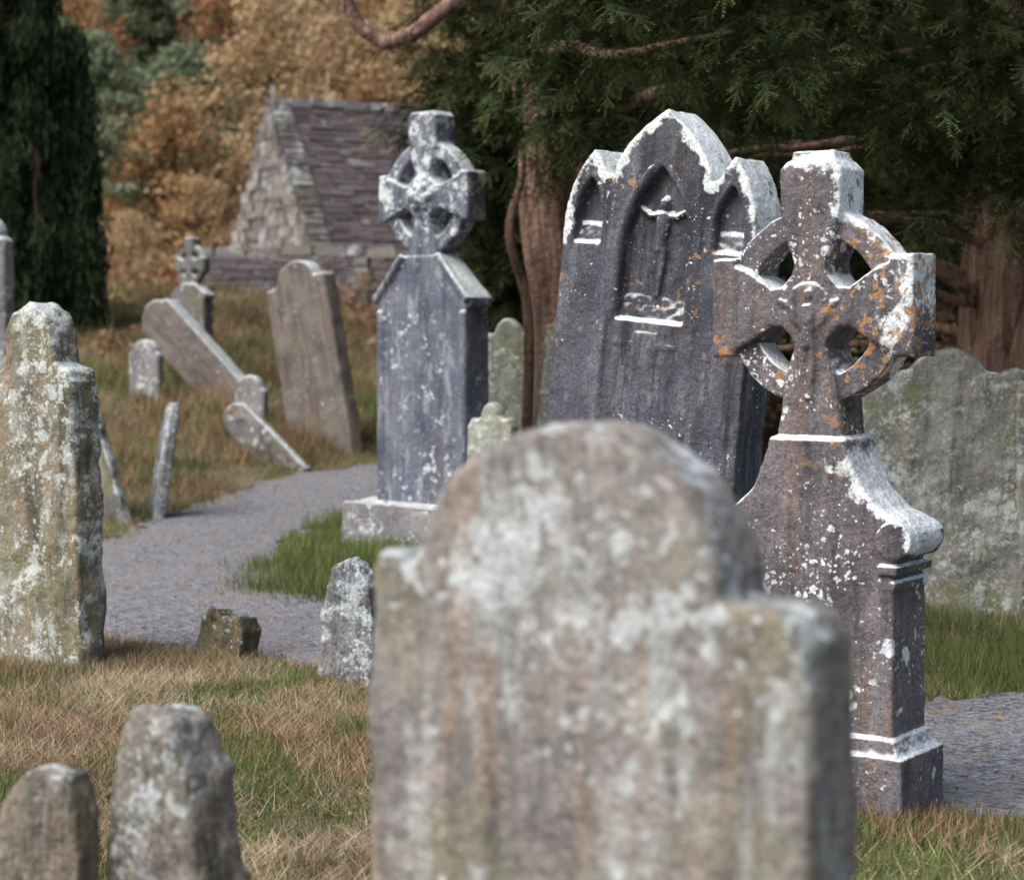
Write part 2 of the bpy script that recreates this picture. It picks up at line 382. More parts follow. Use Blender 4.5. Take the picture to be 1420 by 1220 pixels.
rimc=[(.38,.9),(.36,1.0),(.265,1.04),(.205,1.10),(.165,1.18)]+arc(0,1.69,.325,-40,-30,2)+[(.37,1.86),(.28,1.86)]+arc(0,1.69,.33,35,70,8)+[(.12,2.1),(.115,2.17),(-.115,2.17)]
carve('celtic_cross_monument',bm,M_c,(1.045,6.62,0),-35,lean=-.6,vox=.007,disp=.012,fine=.006,rim=rimc)

# --- gothic triple-lancet headstone -------------------------
M_g=stone_mat('dark_slate',(.060,.064,.082),(.118,.122,.146),3.,white=.16,spots=.42,orange=.42,green=.0,top=1.9,streak=.8,wc=(.74,.79,.79),wstreak=.12,cap=(2.1,2.55,.12),ozone=(1.2,2.3),big=.15,warmth=.3,edge=True)
bm=bmesh.new()
L_=parch(.350,.128,1.98,2.37,12,2.6)
C_=parch(0,.262,2.16,2.545,14,2.3)
rt=[(.52,-.15),(.485,1.2),(.478,1.9)]+[p for p in L_ if not(p[0]<.350 and p[1]<2.27)]
ce=[(.236,2.25)]+[p for p in C_ if p[0]>=0 and p[1]>2.29]
top_=rt[3:]+ce+[(-a,b) for a,b in reversed(ce)][1:]+[(-a,b) for a,b in reversed(rt[3:])]
out=rt+ce+[(-a,b) for a,b in reversed(ce)][1:]+[(-a,b) for a,b in reversed(rt)]
curve_part(bm,out,[],.17,.010,yc=.02)
niche=lancet(0,.170,1.66,1.95,2.31); l1=lancet(-.350,.07,1.97,2.06,2.25); l2=lancet(.350,.07,1.97,2.06,2.25)
curve_part(bm,out,[niche[::-1],l1[::-1],l2[::-1]],.07,.008,yc=-.09)
for nn,rr in((lancet(0,.190,1.66,1.95,2.345),.014),(lancet(-.350,.083,1.97,2.06,2.275),.009),(lancet(.350,.083,1.97,2.06,2.275),.009)):
    P=[(p[0],-.122,p[1]) for p in nn[1:]]+[(nn[0][0],-.122,nn[0][1])]
    tube_bm(bm,P,[rr]*len(P))
for xx in(-.22,.22):
    tube_bm(bm,[(xx,-.12,.2),(xx,-.12,2.14)],[.014,.014])
# steep splayed sills in the niches
for cx,ww,zz,hh in((0,.34,1.655,.22),(-.35,.14,1.97,.16),(.35,.14,1.97,.16)):
    box(bm,(cx,-.078,zz),(ww,.045,hh),Matrix.Rotation(math.radians(-17),4,'X'))
box(bm,(0,-.115,1.0),(.11,.035,1.22))
corpus(bm,0,2.03,-.058,.54,cross=True)
carve('gothic_headstone',bm,M_g,(.50,8.55,-.01),-37,lean=5.5,back=-1,vox=.008,disp=.011,fine=.006,rim=top_)

# --- centre tall celtic cross ----------------------------
M_cc=stone_mat('blue_grey_limestone',(.10,.115,.16),(.19,.205,.255),4.,white=.5,spots=.5,green=.05,top=1.3,streak=.7,wc=(.62,.67,.69),wstreak=.4,cap=(1.6,2.7,.23),warmth=.3,far=True)
bm=bmesh.new()
celtic(bm,2.53,.40,.30,.44,.17,.08,3.13,.14,.07,1.95,.17,.2,.14,.15)
body=[(.45,.3),(.44,1.74),(.49,1.76),(.49,1.82),(.30,2.0),(.17,2.12)]
curve_part(bm,body+[(-a,b) for a,b in reversed(body)],[],.22,.012)
tube_bm(bm,[(.46,-.12,1.80),(.17,-.12,2.12)],[.028,.028]); tube_bm(bm,[(-.46,-.12,1.80),(-.17,-.12,2.12)],[.028,.028])
ball(bm,(0,-.11,2.53),.075,(1,.6,1))
for a in range(0,360,60): ball(bm,(.08*math.cos(math.radians(a)),-.115,2.53+.08*math.sin(math.radians(a))),.03)
for sg in(-1,1): box(bm,(sg*.41,0,1.0),(.06,.25,1.45))
box(bm,(0,0,.30),(.93,.30,.10))
o=carve('tall_celtic_cross',bm,M_cc,(-.57,14.2,.0),-42,vox=.012,disp=.014)
bm=bmesh.new(); box(bm,(-.02,0,.08),(1.3,.66,.56),taper=.92)
M_pl=stone_mat('pale_granite',(.18,.18,.20),(.29,.29,.30),5.,white=.5,spots=.8,green=.2,top=1.0,far=True)
p=carve('plinth',bm,M_pl,(0,0,0),0,vox=.02,disp=.06); p.parent=o

# --- ordinary slabs -----------------------------------------------
def slab(name,out,T,loc,rz,lean,back,mat,vox=.012,disp=.02,bev=.012,z=None):
    bm=bmesh.new(); curve_part(bm,out,[],T,bev)
    x,y=loc; return carve(name,bm,mat,(x,y,H(x,y) if z is None else z),rz,lean,back,vox,disp,fine=.009 if vox<.017 else .004)
def hs(w,h,sw,sd,n=12,base=-.3,rz=None):
    k=h-sd
    return [(w,base),(w,k-.02),(w-.02,k),(sw,k)]+arc(0,k,sw,4,176,n,sd)+[(-sw,k),(-w+.02,k),(-w,k-.02),(-w,base)]
def ogee(w,h,n=10):
    P=[(w,-.3),(w,h-.17),(w-.03,h-.12),(w*.78,h-.10),(w*.6,h-.13),(w*.45,h-.11),(w*.33,h-.05),(w*.15,h-.01)]
    return P+[(0,h)]+[(-a,b) for a,b in reversed(P)]
M_l=stone_mat('lichened_sandstone',(.15,.14,.105),(.26,.24,.19),6.,white=.75,spots=1.,green=.7,top=.7,streak=.75,wc=(.52,.56,.55),wstreak=.5,big=.5)
slab('leaning_shouldered_headstone',[(.33,-.3),(.31,.7),(.29,1.33),(.26,1.39),(.17,1.42),(.15,1.56),(.10,1.67),(0,1.72),(-.11,1.67),(-.17,1.56),(-.19,1.42),(-.28,1.38),(-.29,1.33),(-.33,-.3)],.17,(-2.20,9.35),-36,-3.5,-3,M_l,disp=.05)
M_r=stone_mat('rough_slate',(.19,.18,.155),(.31,.29,.255),7.,white=.55,spots=.9,green=.8,top=.3,streak=.9,wc=(.50,.54,.55),ridge=.8,wstreak=.6,big=.6)
M_r2=stone_mat('rough_brown_slate',(.19,.175,.15),(.30,.27,.23),8.,white=.4,spots=.5,green=.7,top=.3,streak=.9,ridge=.8,wstreak=.35)
slab('rough_headstone',[(.17,-.1),(.165,.42),(.15,.55),(.125,.64),(.10,.76),(.07,.80),(.05,.85),(0,.868),(-.055,.865),(-.085,.82),(-.10,.72),(-.13,.66),(-.155,.55),(-.17,-.1)],.13,(-.69,3.95),-40,2,0,M_r,disp=.06,z=0)
slab('low_rough_headstone',[(.10,-.1),(.10,.55),(.09,.66),(.05,.735),(-.02,.745),(-.07,.72),(-.11,.64),(-.14,.5),(-.19,.42),(-.2,-.1)],.09,(-.97,4.0),-25,4,0,M_r2,disp=.05,z=0)
M_moss=stone_mat('mossy_stone',(.11,.10,.07),(.20,.18,.12),9.,white=.4,spots=.6,green=1.,top=.0,ridge=.7)
slab('stone_stump',[(.13,-.1),(.14,.17),(.10,.235),(0,.22),(-.07,.25),(-.12,.2),(-.135,-.1)],.17,(-1.38,9.5),-28,6,-5,M_moss,disp=.05)
M_s=stone_mat('white_lichen_slate',(.15,.16,.17),(.28,.29,.30),10.,white=.85,spots=1.,green=.3,top=.5,wc=(.52,.57,.60),ridge=.6,wstreak=.5,streak=.8)
slab('small_pointed_headstone',[(.14,-.2),(.145,.33),(.12,.47),(.05,.56),(-.01,.585),(-.08,.53),(-.12,.42),(-.14,.3),(-.14,-.2)],.1,(-.735,8.95),-30,3,0,M_s,disp=.05)
M_pale=stone_mat('pale_lichened_limestone',(.22,.23,.205),(.36,.365,.34),11.,white=.7,spots=.9,green=.8,top=.5,streak=.8,wc=(.52,.56,.53),wstreak=.6,big=.4)
slab('ogee_headstone',ogee(.45,1.46),.13,(2.34,10.7),-8,0,0,M_pale,disp=.04)
slab('ogee_headstone',ogee(.36,1.40),.12,(3.07,10.5),-10,-2,0,M_pale,disp=.04)
M_pg=stone_mat('green_white_stone',(.26,.29,.25),(.38,.41,.36),12.,white=.7,spots=.7,green=.6,top=.8,streak=.5,wc=(.58,.62,.56),far=True)
slab('pale_ogee_headstone',ogee(.24,1.66),.12,(-.02,15.2),-20,0,0,M_pg,vox=.018)
slab('pale_ogee_headstone',ogee(.17,1.05),.12,(-.13,13.6),-25,0,0,M_pg,vox=.018)
slab('dark_headstone',hs(.22,1.75,.16,.16),.13,(.32,14.4),-25,6,0,M_r,vox=.018)
M_br=stone_mat('brown_sandstone',(.12,.105,.10),(.20,.175,.16),13.,white=.15,spots=.35,green=.3,top=1.4,streak=.6,wstreak=.15,far=True)
M_dk=stone_mat('dark_lichened_slate',(.10,.10,.10),(.175,.17,.165),14.,white=.45,spots=.6,green=.6,top=.9,ridge=.4,wstreak=.3,far=True)
slab('fallen_slab',hs(.3,1.35,.22,.12),.12,(-3.40,16.2),-25,-26,-12,M_dk,vox=.018,disp=.03)
slab('narrow_slab',[(.2,-.2),(.2,.6),(.16,.85),(.05,.98),(-.1,.9),(-.2,.7),(-.2,-.2)],.09,(-2.98,16.6),-72,0,-9,M_s,vox=.018,disp=.03)
slab('brown_shouldered_headstone',hs(.47,2.0,.30,.22),.17,(-1.96,21.0),-42,-13,0,M_br,vox=.02,disp=.02)
slab('leaning_brown_slab',hs(.27,1.75,.20,.14),.22,(-3.15,23.0),-28,-49,-4,M_br,vox=.02,disp=.02)
slab('small_pale_headstone',hs(.22,.7,.18,.15),.1,(-4.15,22.6),-30,0,0,M_pl,vox=.02)
slab('small_pale_headstone',hs(.2,.6,.16,.15),.1,(-2.85,21.8),-30,0,0,M_pl,vox=.02)
slab('low_leaning_slab',hs(.17,.95,.13,.1),.12,(-2.28,19.8),-30,-55,-15,M_dk,vox=.02,disp=.03)
slab('tall_pale_headstone',hs(.26,2.45,.2,.2),.14,(-4.72,18.),-30,0,0,M_pl,vox=.02)
bm=bmesh.new()
celtic(bm,1.42,.25,.17,.27,.1,.06,1.76,.09,.05,1.05,.11,.13,.09,.08)
body=[(.30,-.2),(.28,.98),(.32,1.0),(.32,1.05),(.12,1.18)]
curve_part(bm,body+[(-a,b) for a,b in reversed(body)],[],.17,.012)
carve('small_celtic_cross',bm,M_dk,(-4.0,25.,H(-4.,25.)-.1),-38,vox=.016,disp=.012)
bank=[]
for i in range(300):
    x=random.uniform(-8.5,-.8); y=random.uniform(18,34)
    if pathd([x],[y])[0]<.3: continue
    bank.append((x,y,random.uniform(.12,.35),random.randint(150,420),random.uniform(.12,.34),random.choice([.2,.6,.9,1.])))
for i in range(60):
    x=random.uniform(-5,-2.4); y=random.uniform(11,18)
    if pathd([x],[y])[0]<.05: continue
    bank.append((x,y,random.uniform(.1,.25),300,random.uniform(.06,.14),random.choice([.3,.7,.9])))
for i in range(80):
    x=random.uniform(-3,0); y=random.uniform(4.5,9.6)
    if pathd([x],[y])[0]<.0: continue
    bank.append((x,y,random.uniform(.05,.16),260,random.uniform(.05,.09),random.choice([.05,.5,.9,1.])))
tufts('grass_tufts',[(1.4,6.3,.12,500,.09,.8),(.95,6.25,.2,700,.08,.85),(1.25,6.2,.15,500,.08,.85),(2.1,9.2,.2,700,.13,.3),(2.6,9.6,.25,900,.14,.3),(1.9,9.5,.15,500,.12,.3),(2.2,10.2,.3,900,.16,.35),
  (-.6,9.0,.12,500,.08,.7),(-.85,8.85,.12,400,.07,.8),(-1.3,9.3,.14,400,.07,.8),(-1.5,9.3,.14,400,.07,.7),(-2.2,9.1,.2,900,.1,.7),(-1.9,9.15,.15,500,.08,.8),
  (-1.4,12.1,.15,900,.15,.15),(-1.25,12.6,.2,1200,.15,.1),(-1.45,13.2,.2,1000,.14,.1),(-1.05,11.8,.15,800,.14,.15),(-.7,12.0,.3,1500,.13,.1),
  (-.75,4.05,.1,300,.07,.6),(-.3,4.6,.3,700,.05,.6)]+bank)
x,y,_=scatter(4500,-4,3,3.5,16,edge=-1.); n=len(x)
z=np.where(pathd(x,y)>0,height(x,y)+.03,hsm(x,y)+.045); P=np.stack([x,y,z],1)
a=unit(rng.normal(size=(n,3))*[1,1,.4])*.014; b=unit(rng.normal(size=(n,3))*[1,1,.4])*.014
q=rng.random((n,1)); tri_mesh('fallen_leaves',np.stack([P-a,P+b,P+a],1),np.array([.26,.14,.07])*(.5+q)+q*np.array([.05,.06,0]),GRASS)

# ------------------------------------------------------------------ trees
def bark(name,c1,c2):
    g=G(name,.95); co=g.coord(); st=g.noise(g.mapping(co,sc=(14,14,1.5)),1.,5,.7,1.)
    g.color(g.mix(g.mr(st,.35,.65),c1,c2)); g.bump(g.ma('ADD',st,g.noise(co,20.,4)),.9,.05); return g.m
BARK=bark('yew_bark',(.10,.06,.045),(.40,.26,.20)); BARK2=bark('grey_bark',(.08,.065,.05),(.20,.16,.12))
def spray_T(n=13,L=1.,nl=.16,w=.035):
    T=[]
    T.append([(0,-.008,0),(0,.008,0),(L,0,0)])
    for i in range(n):
        t=(i+.5)/n; x=t*L; l=nl*(1-.55*t)*(1+.2*random.random())
        for sg in(-1,1):
            dx=l*.65; dy=sg*l; T.append([(x-w/2,0,0),(x+w/2,0,0),(x+dx,dy,random.uniform(-.05,.05))])
    for sg in(-1,1):
        for t0 in(.25,.5):
            for i in range(6):
                s_=(i+.5)/6; bx=t0*L+s_*.3; by=sg*s_*.33; 
                for s2 in(-1,1):
                    T.append([(bx-w/2,by,0),(bx+w/2,by,0),(bx+.07+.03*s2,by+s2*.09,random.uniform(-.03,.03))])
    return np.array(T)
SPR=[spray_T() for _ in range(3)]
def frames(d):
    d=unit(d); r=unit(np.cross(d,np.array([0,0,1.])+rng.normal(size=d.shape)*.35)); u=np.cross(r,d)
    return np.stack([d,r,u],-1)
def yew_foliage(name,C,per,rad,size,parent,droop=.3,dark=1.,tip=1.):
    C=np.array(C); n=len(C)*per; c=np.repeat(C,per,0)
    o=unit(rng.normal(size=(n,3))); rr=rad*rng.random((n,1))**.5
    P=c+o*rr*[1,1,.7]; d=o+np.array([0,0,-droop])+rng.normal(size=(n,3))*.4
    Fm=frames(d); s=size*rng.uniform(.6,1.3,n)
    cv=np.repeat(rng.uniform(.4,1.4,len(C)),per)
    Vo=[];Co=[]
    for k in range(3):
        i=np.arange(k,n,3); T=SPR[k]; m=len(T)
        V=np.einsum('nij,tvj->ntvi',Fm[i],T)*s[i][:,None,None,None]+P[i][:,None,None,:]
        V[...,2]-=.25*((T[...,0]**2)[None])*s[i][:,None,None]
        t=T[:,0,0][None,:,None]
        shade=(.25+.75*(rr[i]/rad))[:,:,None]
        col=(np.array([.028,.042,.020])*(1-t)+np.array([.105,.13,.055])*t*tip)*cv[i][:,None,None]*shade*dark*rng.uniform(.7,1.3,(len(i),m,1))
        Vo.append(V.reshape(-1,3,3));Co.append(col.reshape(-1,3))
    return tri_mesh(name,np.concatenate(Vo),np.concatenate(Co),LEAFD,parent)
def lumps(name,C,per,rad,size,c1,c2,parent,sq=(1,1,1),elong=None,mat=None):
    C=np.array(C); n=len(C)*per; c=np.repeat(C,per,0); R=np.repeat(np.broadcast_to(rad,(len(C),)),per)[:,None]
    o=unit(rng.normal(size=(n,3))); P=c+o*R*rng.random((n,1))**.45*np.array(sq)
    a=unit(rng.normal(size=(n,3))); b=unit(np.cross(a,rng.normal(size=(n,3))))
    if elong is not None: a=unit(a*.35+np.array(elong)); b=unit(np.cross(a,rng.normal(size=(n,3))))*.35
    s=size*rng.uniform(.5,1.3,(n,1)); q=np.repeat(rng.random(len(C)),per)[:,None]*.6+rng.random((n,1))*.4
    col=(np.array(c1)*(1-q)+np.array(c2)*q)
    return tri_mesh(name,np.stack([P-a*s*.5-b*s*.3,P-a*s*.3+b*s*.5,P+a*s*.6],1),col,mat or LEAFD,parent)

yew=empty('yew_tree',(0.45,15,0)); yew2=empty('fluted_yew_tree',(3.4,13,0))
def attach(o,p): o.parent=p; o.matrix_parent_inverse=Matrix.Translation(-p.location)
A=Acc()
A.tube(catmull([(.52,15,-.2),(.47,15,.8),(.42,15,1.7),(.30,15.0,2.4),(.28,15,3.2),(.4,15,4.6),(.5,15,7)],6),np.linspace(.42,.17,37)*np.concatenate([np.linspace(1.05,.8,10),np.ones(27)*.8]),22,flute=.12,nf=6)
A.tube(catmull([(.62,14.9,0),(.72,14.85,1.2),(.62,14.8,2.2),(.5,14.9,3.4),(.1,14.6,4.6)],6),np.linspace(.17,.09,25),12,flute=.15,nf=4)
A.tube(catmull([(.1,14.8,.6),(.12,14.7,1.7),(-.02,14.6,2.3),(.08,14.6,2.8),(.0,14.3,3.5)],6),np.linspace(.045,.02,25),8)
for P,r0,r1 in [([(.3,15,2.9),(.9,13,3.1),(1.6,11.2,3.0),(2.2,10.3,3.0)],.06,.012),([(.3,15,3.2),(.3,13,3.4),(.6,11,3.1),(1.1,9.8,3.05)],.06,.01),
    ([(.3,15,3.0),(.0,15.6,4.0),(-.35,15.4,4.15),(-.72,15,3.85),(-.98,15.,3.76),(-1.2,15.,3.9),(-1.3,15.,4.4)],.08,.045),([(.35,15,2.6),(1.2,14.6,3.0),(2.2,14.2,2.9),(3.2,13.8,3.1)],.06,.02),
    ([(.4,15,3.8),(1.5,13,4.1),(2.6,11.,3.7),(3.6,10,3.4)],.1,.02),([(.45,15,1.9),(1.,14.8,2.4),(1.7,14.6,2.3),(2.5,14.2,2.5)],.05,.015)]:
    Q=catmull(P,8); Q=Q+np.cumsum(rng.normal(size=Q.shape)*.006,0); A.tube(Q,np.linspace(r0,r1,len(Q)),8)
o=A.obj('trunk_and_limbs',BARK); attach(o,yew)
A=Acc()
for k in range(9):
    a=k/9*2*math.pi; r=.30
    P=[(3.35+math.cos(a+t*.5)*r*(1.25 if t==0 else 1-.06*t),13+math.sin(a+t*.5)*r*(1.2 if t==0 else 1),-.2+t*.8) for t in range(6)]
    Q=catmull(P,5); A.tube(Q,np.linspace(.2,.12,len(Q)),9,flute=.15,nf=4)
for k in range(34):
    a=random.uniform(0,2*math.pi); z0=random.uniform(1.3,3.5); L=random.uniform(1.2,3)
    p=np.array([3.35,13,z0]); dv=np.array([math.cos(a),math.sin(a)*.7,random.uniform(.0,.45)])
    Q=catmull([p,p+dv*L*.35+[0,0,.1],p+dv*L*.7,p+dv*L+[0,0,-.15]],6); Q=Q+np.cumsum(rng.normal(size=Q.shape)*.012,0)
    A.tube(Q,np.linspace(random.uniform(.02,.06),.006,len(Q)),6)
o=A.obj('trunk_and_limbs',BARK); attach(o,yew2)
C=[]
zl_x=[-.1,.1,.5,1.0,1.4,1.8,2.1,2.6,5]; zl_z=[2.84,2.70,2.7,2.76,2.74,2.64,2.42,2.36,2.4]
while len(C)<350:
    x=random.uniform(-.1,3.9); y=random.uniform(9.0,12.5); z=random.uniform(2.35,4.4)
    if x/y<.006 or x/y>.33: continue
    if z<np.interp(x*10/y,zl_x,zl_z)*1.0+.12*math.sin(x*9)+.1: continue
    if vn(x*2.2+3,z*3.1+y)<.33: continue
    C.append((x,y,z))
for i in range(40): C.append((random.uniform(1.9,3.4),random.uniform(9.4,11),random.uniform(2.15,3.)))
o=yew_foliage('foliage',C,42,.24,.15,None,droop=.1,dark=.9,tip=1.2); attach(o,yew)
C=[(random.uniform(-.75,.4),random.uniform(15.3,17.5),random.uniform(3.3,5.4)) for i in range(80)]
C+=[(random.uniform(.05,.8),random.uniform(13.,14.3),random.uniform(2.95,4.1)) for i in range(36)]
C+=[(random.uniform(-.4,.4),random.uniform(15.3,17.),random.uniform(2.6,3.6)) for i in range(40)]
C+=[(random.uniform(-.1,4.8),random.uniform(13,17),random.uniform(2.7,5.5)) for i in range(150)]
C=[c for c in C if c[0]>-.02 or c[1]>15.2]
C+=[(random.uniform(-.35,.2),random.uniform(15.8,17),random.uniform(.9,3.0)) for i in range(60)]
C+=[(random.uniform(1.8,4.5),random.uniform(14,16),random.uniform(2.1,3.)) for i in range(40)]
C+=[(random.uniform(.6,2.),random.uniform(15,17),random.uniform(1.4,3.)) for i in range(24)]
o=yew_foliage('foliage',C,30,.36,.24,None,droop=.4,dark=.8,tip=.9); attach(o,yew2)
A=Acc()
for xx,yy in((1.5,21),(4,20),(7,22),(10,21),(.4,24)):
    A.tube(catmull([(xx,yy,-.3),(xx+.1,yy,2),(xx-.1,yy,4),(xx,yy,7)],4),np.linspace(.35,.1,13),9,flute=.1)
th=A.obj('yew_thicket',BARK)
C=[(random.uniform(-.3,10),random.uniform(18,25),random.uniform(.2,9.5)) for i in range(650)]
C=[c for c in C if c[0]>-.02*c[1]+.1]
lumps('foliage',C,90,.65,.14,(.012,.020,.009),(.05,.07,.03),th)
C=[(random.uniform(-.3,7),random.uniform(16.8,18),random.uniform(.3,2.8)) for i in range(80)]
lumps('undergrowth',C,60,.35,.1,(.08,.05,.032),(.22,.15,.10),th)
iy=empty('irish_yew_tree',(-6.7,27,1.6))
A=Acc(); C=[];
for cx,cy,top,w in [(-7.6,27,8.4,.6),(-6.9,26.6,7.6,.55),(-6.35,26.8,6.3,.45),(-5.95,27.1,5.4,.30),(-8.3,27.3,8,.6),(-6.6,27.8,7,.5),(-5.8,27,3.9,.22)]:
    A.tube([(cx*.5-3.35,27,1.3),(cx,cy,3),(cx,cy,top-1)],[.15,.1,.03],6)
    for i in range(85):
        t=random.random()**.8; z=1.2+(top-1.2)*t; ww=w*(math.sin(min(1,(1-t)*2.4+.12)*math.pi/2))*(.75+.25*min(1,t*4)); a=random.random()*6.28; r=ww*random.random()**.4
        C.append((cx+math.cos(a)*r,cy+math.sin(a)*r,z))
o=A.obj('stems',BARK); attach(o,iy)
o=lumps('foliage',C,130,.2,.15,(.010,.018,.011),(.06,.085,.042),None,sq=(1,1,1.6),elong=(0,0,1)); attach(o,iy)

# distant woodland
def wood_tree(kind,h,w,c1,c2,nc,per,size,sq=(1,1,.7)):
    A=Acc(); A.tube(catmull([(0,0,-.5),(.1,0,h*.3),(-.1,.1,h*.6),(0,0,h*.92)],4),np.linspace(h*.022,.03,13),7)
    C=[]
    for i in range(nc):
        t=random.uniform(.12,1) if kind!='pine' else random.uniform(.35,1)
        prof=(math.sin(min(1,t*1.05)**.8*math.pi)**.6 if kind!='con' else (1.05-t)) 
        a=random.random()*6.28; r=w*max(.1,prof)*random.random()**.5
        p=np.array([math.cos(a)*r,math.sin(a)*r,h*t]); C.append(p)
        if i%2==0: A.tube([(0,0,h*t*.75),tuple(p*.55+np.array([0,0,h*t*.78])*.45),tuple(p)],[.07,.045,.015],4)
    ob=A.obj('t',BARK2); lf=lumps('l',C,per,np.array([random.uniform(.5,1.2)*w*.3 for _ in C]),size,c1,c2,None,sq=sq,mat=LEAF)
    r=(ob.data,lf.data); bpy.data.objects.remove(ob); bpy.data.objects.remove(lf); return r
OR=[wood_tree('b',8.5,2.7,(.29,.18,.09),(.62,.41,.22),95,100,.17),wood_tree('b',9.5,3.1,(.33,.22,.12),(.66,.50,.30),105,100,.17),wood_tree('b',8,2.5,(.23,.125,.07),(.48,.28,.155),90,100,.17)]
PI=[wood_tree('pine',11,3.2,(.14,.18,.11),(.31,.36,.23),60,170,.2,(1.3,1.3,.4)),wood_tree('con',13,2.6,(.05,.065,.04),(.15,.18,.10),100,100,.2,(1,1,.5))]
wd=empty('autumn_woodland')
cnt=0
def place(t,x,y,s,name='tree'):
    global cnt
    e=bpy.data.objects.new(name+'_wood_%d'%cnt,t[0]); l=bpy.data.objects.new(name+'_leaves_%d'%cnt,t[1]); cnt+=1
    for q in(e,l):
        COL.objects.link(q); q.parent=wd; q.location=(x,y,float(hsm(np.array(x),np.array(y)))-.3); q.scale=(s,s,s*random.uniform(.9,1.1)); 
    e.rotation_euler[2]=l.rotation_euler[2]=random.random()*6.28
for x,y,s,t in [(-9.2,54,.88,OR[0]),(-12.0,49,.42,OR[2]),(-7.0,57,1.05,OR[1]),(-4.2,58,1.1,OR[0]),(-10.4,50,.45,OR[2]),(-9.2,48,.42,OR[1]),(-1.8,60,1.15,OR[1]),(-11.6,55,.85,PI[0]),(-17,60,.9,OR[0]),(.8,58,.9,OR[0]),(-8.2,47.5,.36,OR[2]),(-11.6,47,.4,OR[0]),(-8.3,53,.55,OR[1]),(-10.9,52,.5,OR[0]),(-5.5,62,1.15,OR[1]),(-3.,64,1.2,OR[1]),(-13.5,58,.95,PI[0]),(-9.8,60,.9,PI[0]),(-8,68,1.,PI[1])]:
    place(t,x,y,s)
for row,y0 in enumerate((68,75,82,90,99,109,120,134,150)):
    n=int(26+row*2); W=y0*.62
    for i in range(n):
        x=-W+2*W*(i+random.uniform(-.3,.3))/n; 
        if x>y0*.12 and row>1 and random.random()<.5: continue
        r=random.random()
        t=PI[0] if r<.12 else PI[1] if r<(.28 if row<4 else .38) else OR[random.randrange(3)]
        place(t,x,y0+random.uniform(-3,3),random.uniform(.7,1.15))
C=[(random.uniform(-14,-1),random.uniform(36,47),0) for i in range(170)]
C=[(a,b,float(hsm(np.array(a),np.array(b)))+random.uniform(0,.9)) for a,b,_ in C if not(-7.5<a<1 and b>37)]
C+=[(random.uniform(-7.8,-1.),random.uniform(31,36.5),1.45+random.uniform(-.5,.25)) for i in range(110)]
for i in range(40):
    x=random.uniform(-6.5,-1.6); y=random.uniform(24,31)
    if pathd([x],[y])[0]>.5: C.append((x,y,H(x,y)-.3))
lumps('bracken',C,120,.55,.12,(.17,.105,.06),(.42,.28,.16),None,mat=LEAF)

# ------------------------------------------------------------------ stone church
ch=empty('stone_church')
g=G('stone_slate_roof',.9); co=g.coord(); oi=g.n('ShaderNodeNewGeometry').outputs['Random Per Island']
c=g.mix(oi,(.065,.055,.06),(.135,.115,.12)); c=g.mix(g.mr(g.noise(co,1.2,6,.75),.60,.68),c,(.30,.31,.30)); c=g.mix(g.mr(g.noise(g.mapping(co,loc=(9,9,9)),4.,6,.75),.60,.66),c,(.34,.35,.34))
c=g.mix(g.mr(g.noise(g.mapping(co,loc=(3,9,9)),.8,4,.7),.5,.62,0,.6),c,(.18,.135,.11))
g.color(c); g.bump(g.noise(co,12.,4),.6,.04); M_rf=g.m
g=G('rubble_wall',.95); co=g.coord(); oi=g.n('ShaderNodeNewGeometry').outputs['Random Per Island']
c=g.mix(oi,(.10,.09,.085),(.25,.235,.225)); c=g.mix(g.mr(g.noise(co,2.2,6,.75),.52,.60),c,(.42,.44,.42)); c=g.mix(g.ma('MULTIPLY',g.mr(g.noise(g.mapping(co,loc=(4,4,4)),.9,4,.7),.5,.62),.5),c,(.16,.15,.10))
g.color(c); g.bump(g.noise(co,12.,4),.6,.04); M_rub=g.m
def roof_slope(bm,e0,e1,r0,r1,rows,thick=.055):
    e0,e1,r0,r1=map(Vector,(e0,e1,r0,r1)); up=(r0-e0); al=(e1-e0); nrm=al.cross(up).normalized()
    if nrm.z<0: nrm=-nrm
    L=al.length; a=al.normalized(); t0=0
    while t0<1:
        dt=random.uniform(.75,1.3)/rows; t1=t0+dt*1.25; s=0.
        while s<L:
            w=random.uniform(.2,.65); s1=min(L,s+w)
            u0=up*(t0+random.uniform(-.12,.12)/rows);u1=up*min(1,t1); j=random.uniform(-.025,.03)
            P=[e0+a*(s+.01)+u0,e0+a*(s1-.01)+u0,e0+a*(s1-.01)+u1,e0+a*(s+.01)+u1]
            lo=[P[0]+nrm*(thick+j),P[1]+nrm*(thick+j*.6),P[2]+nrm*.02,P[3]+nrm*.02]
            vs=[bm.verts.new(p-nrm*.05) for p in P]+[bm.verts.new(p) for p in lo]
            for f in((0,1,5,4),(1,2,6,5),(2,3,7,6),(3,0,4,7),(4,5,6,7),(3,2,1,0)): bm.faces.new([vs[k] for k in f])
            s=s1
        t0+=dt
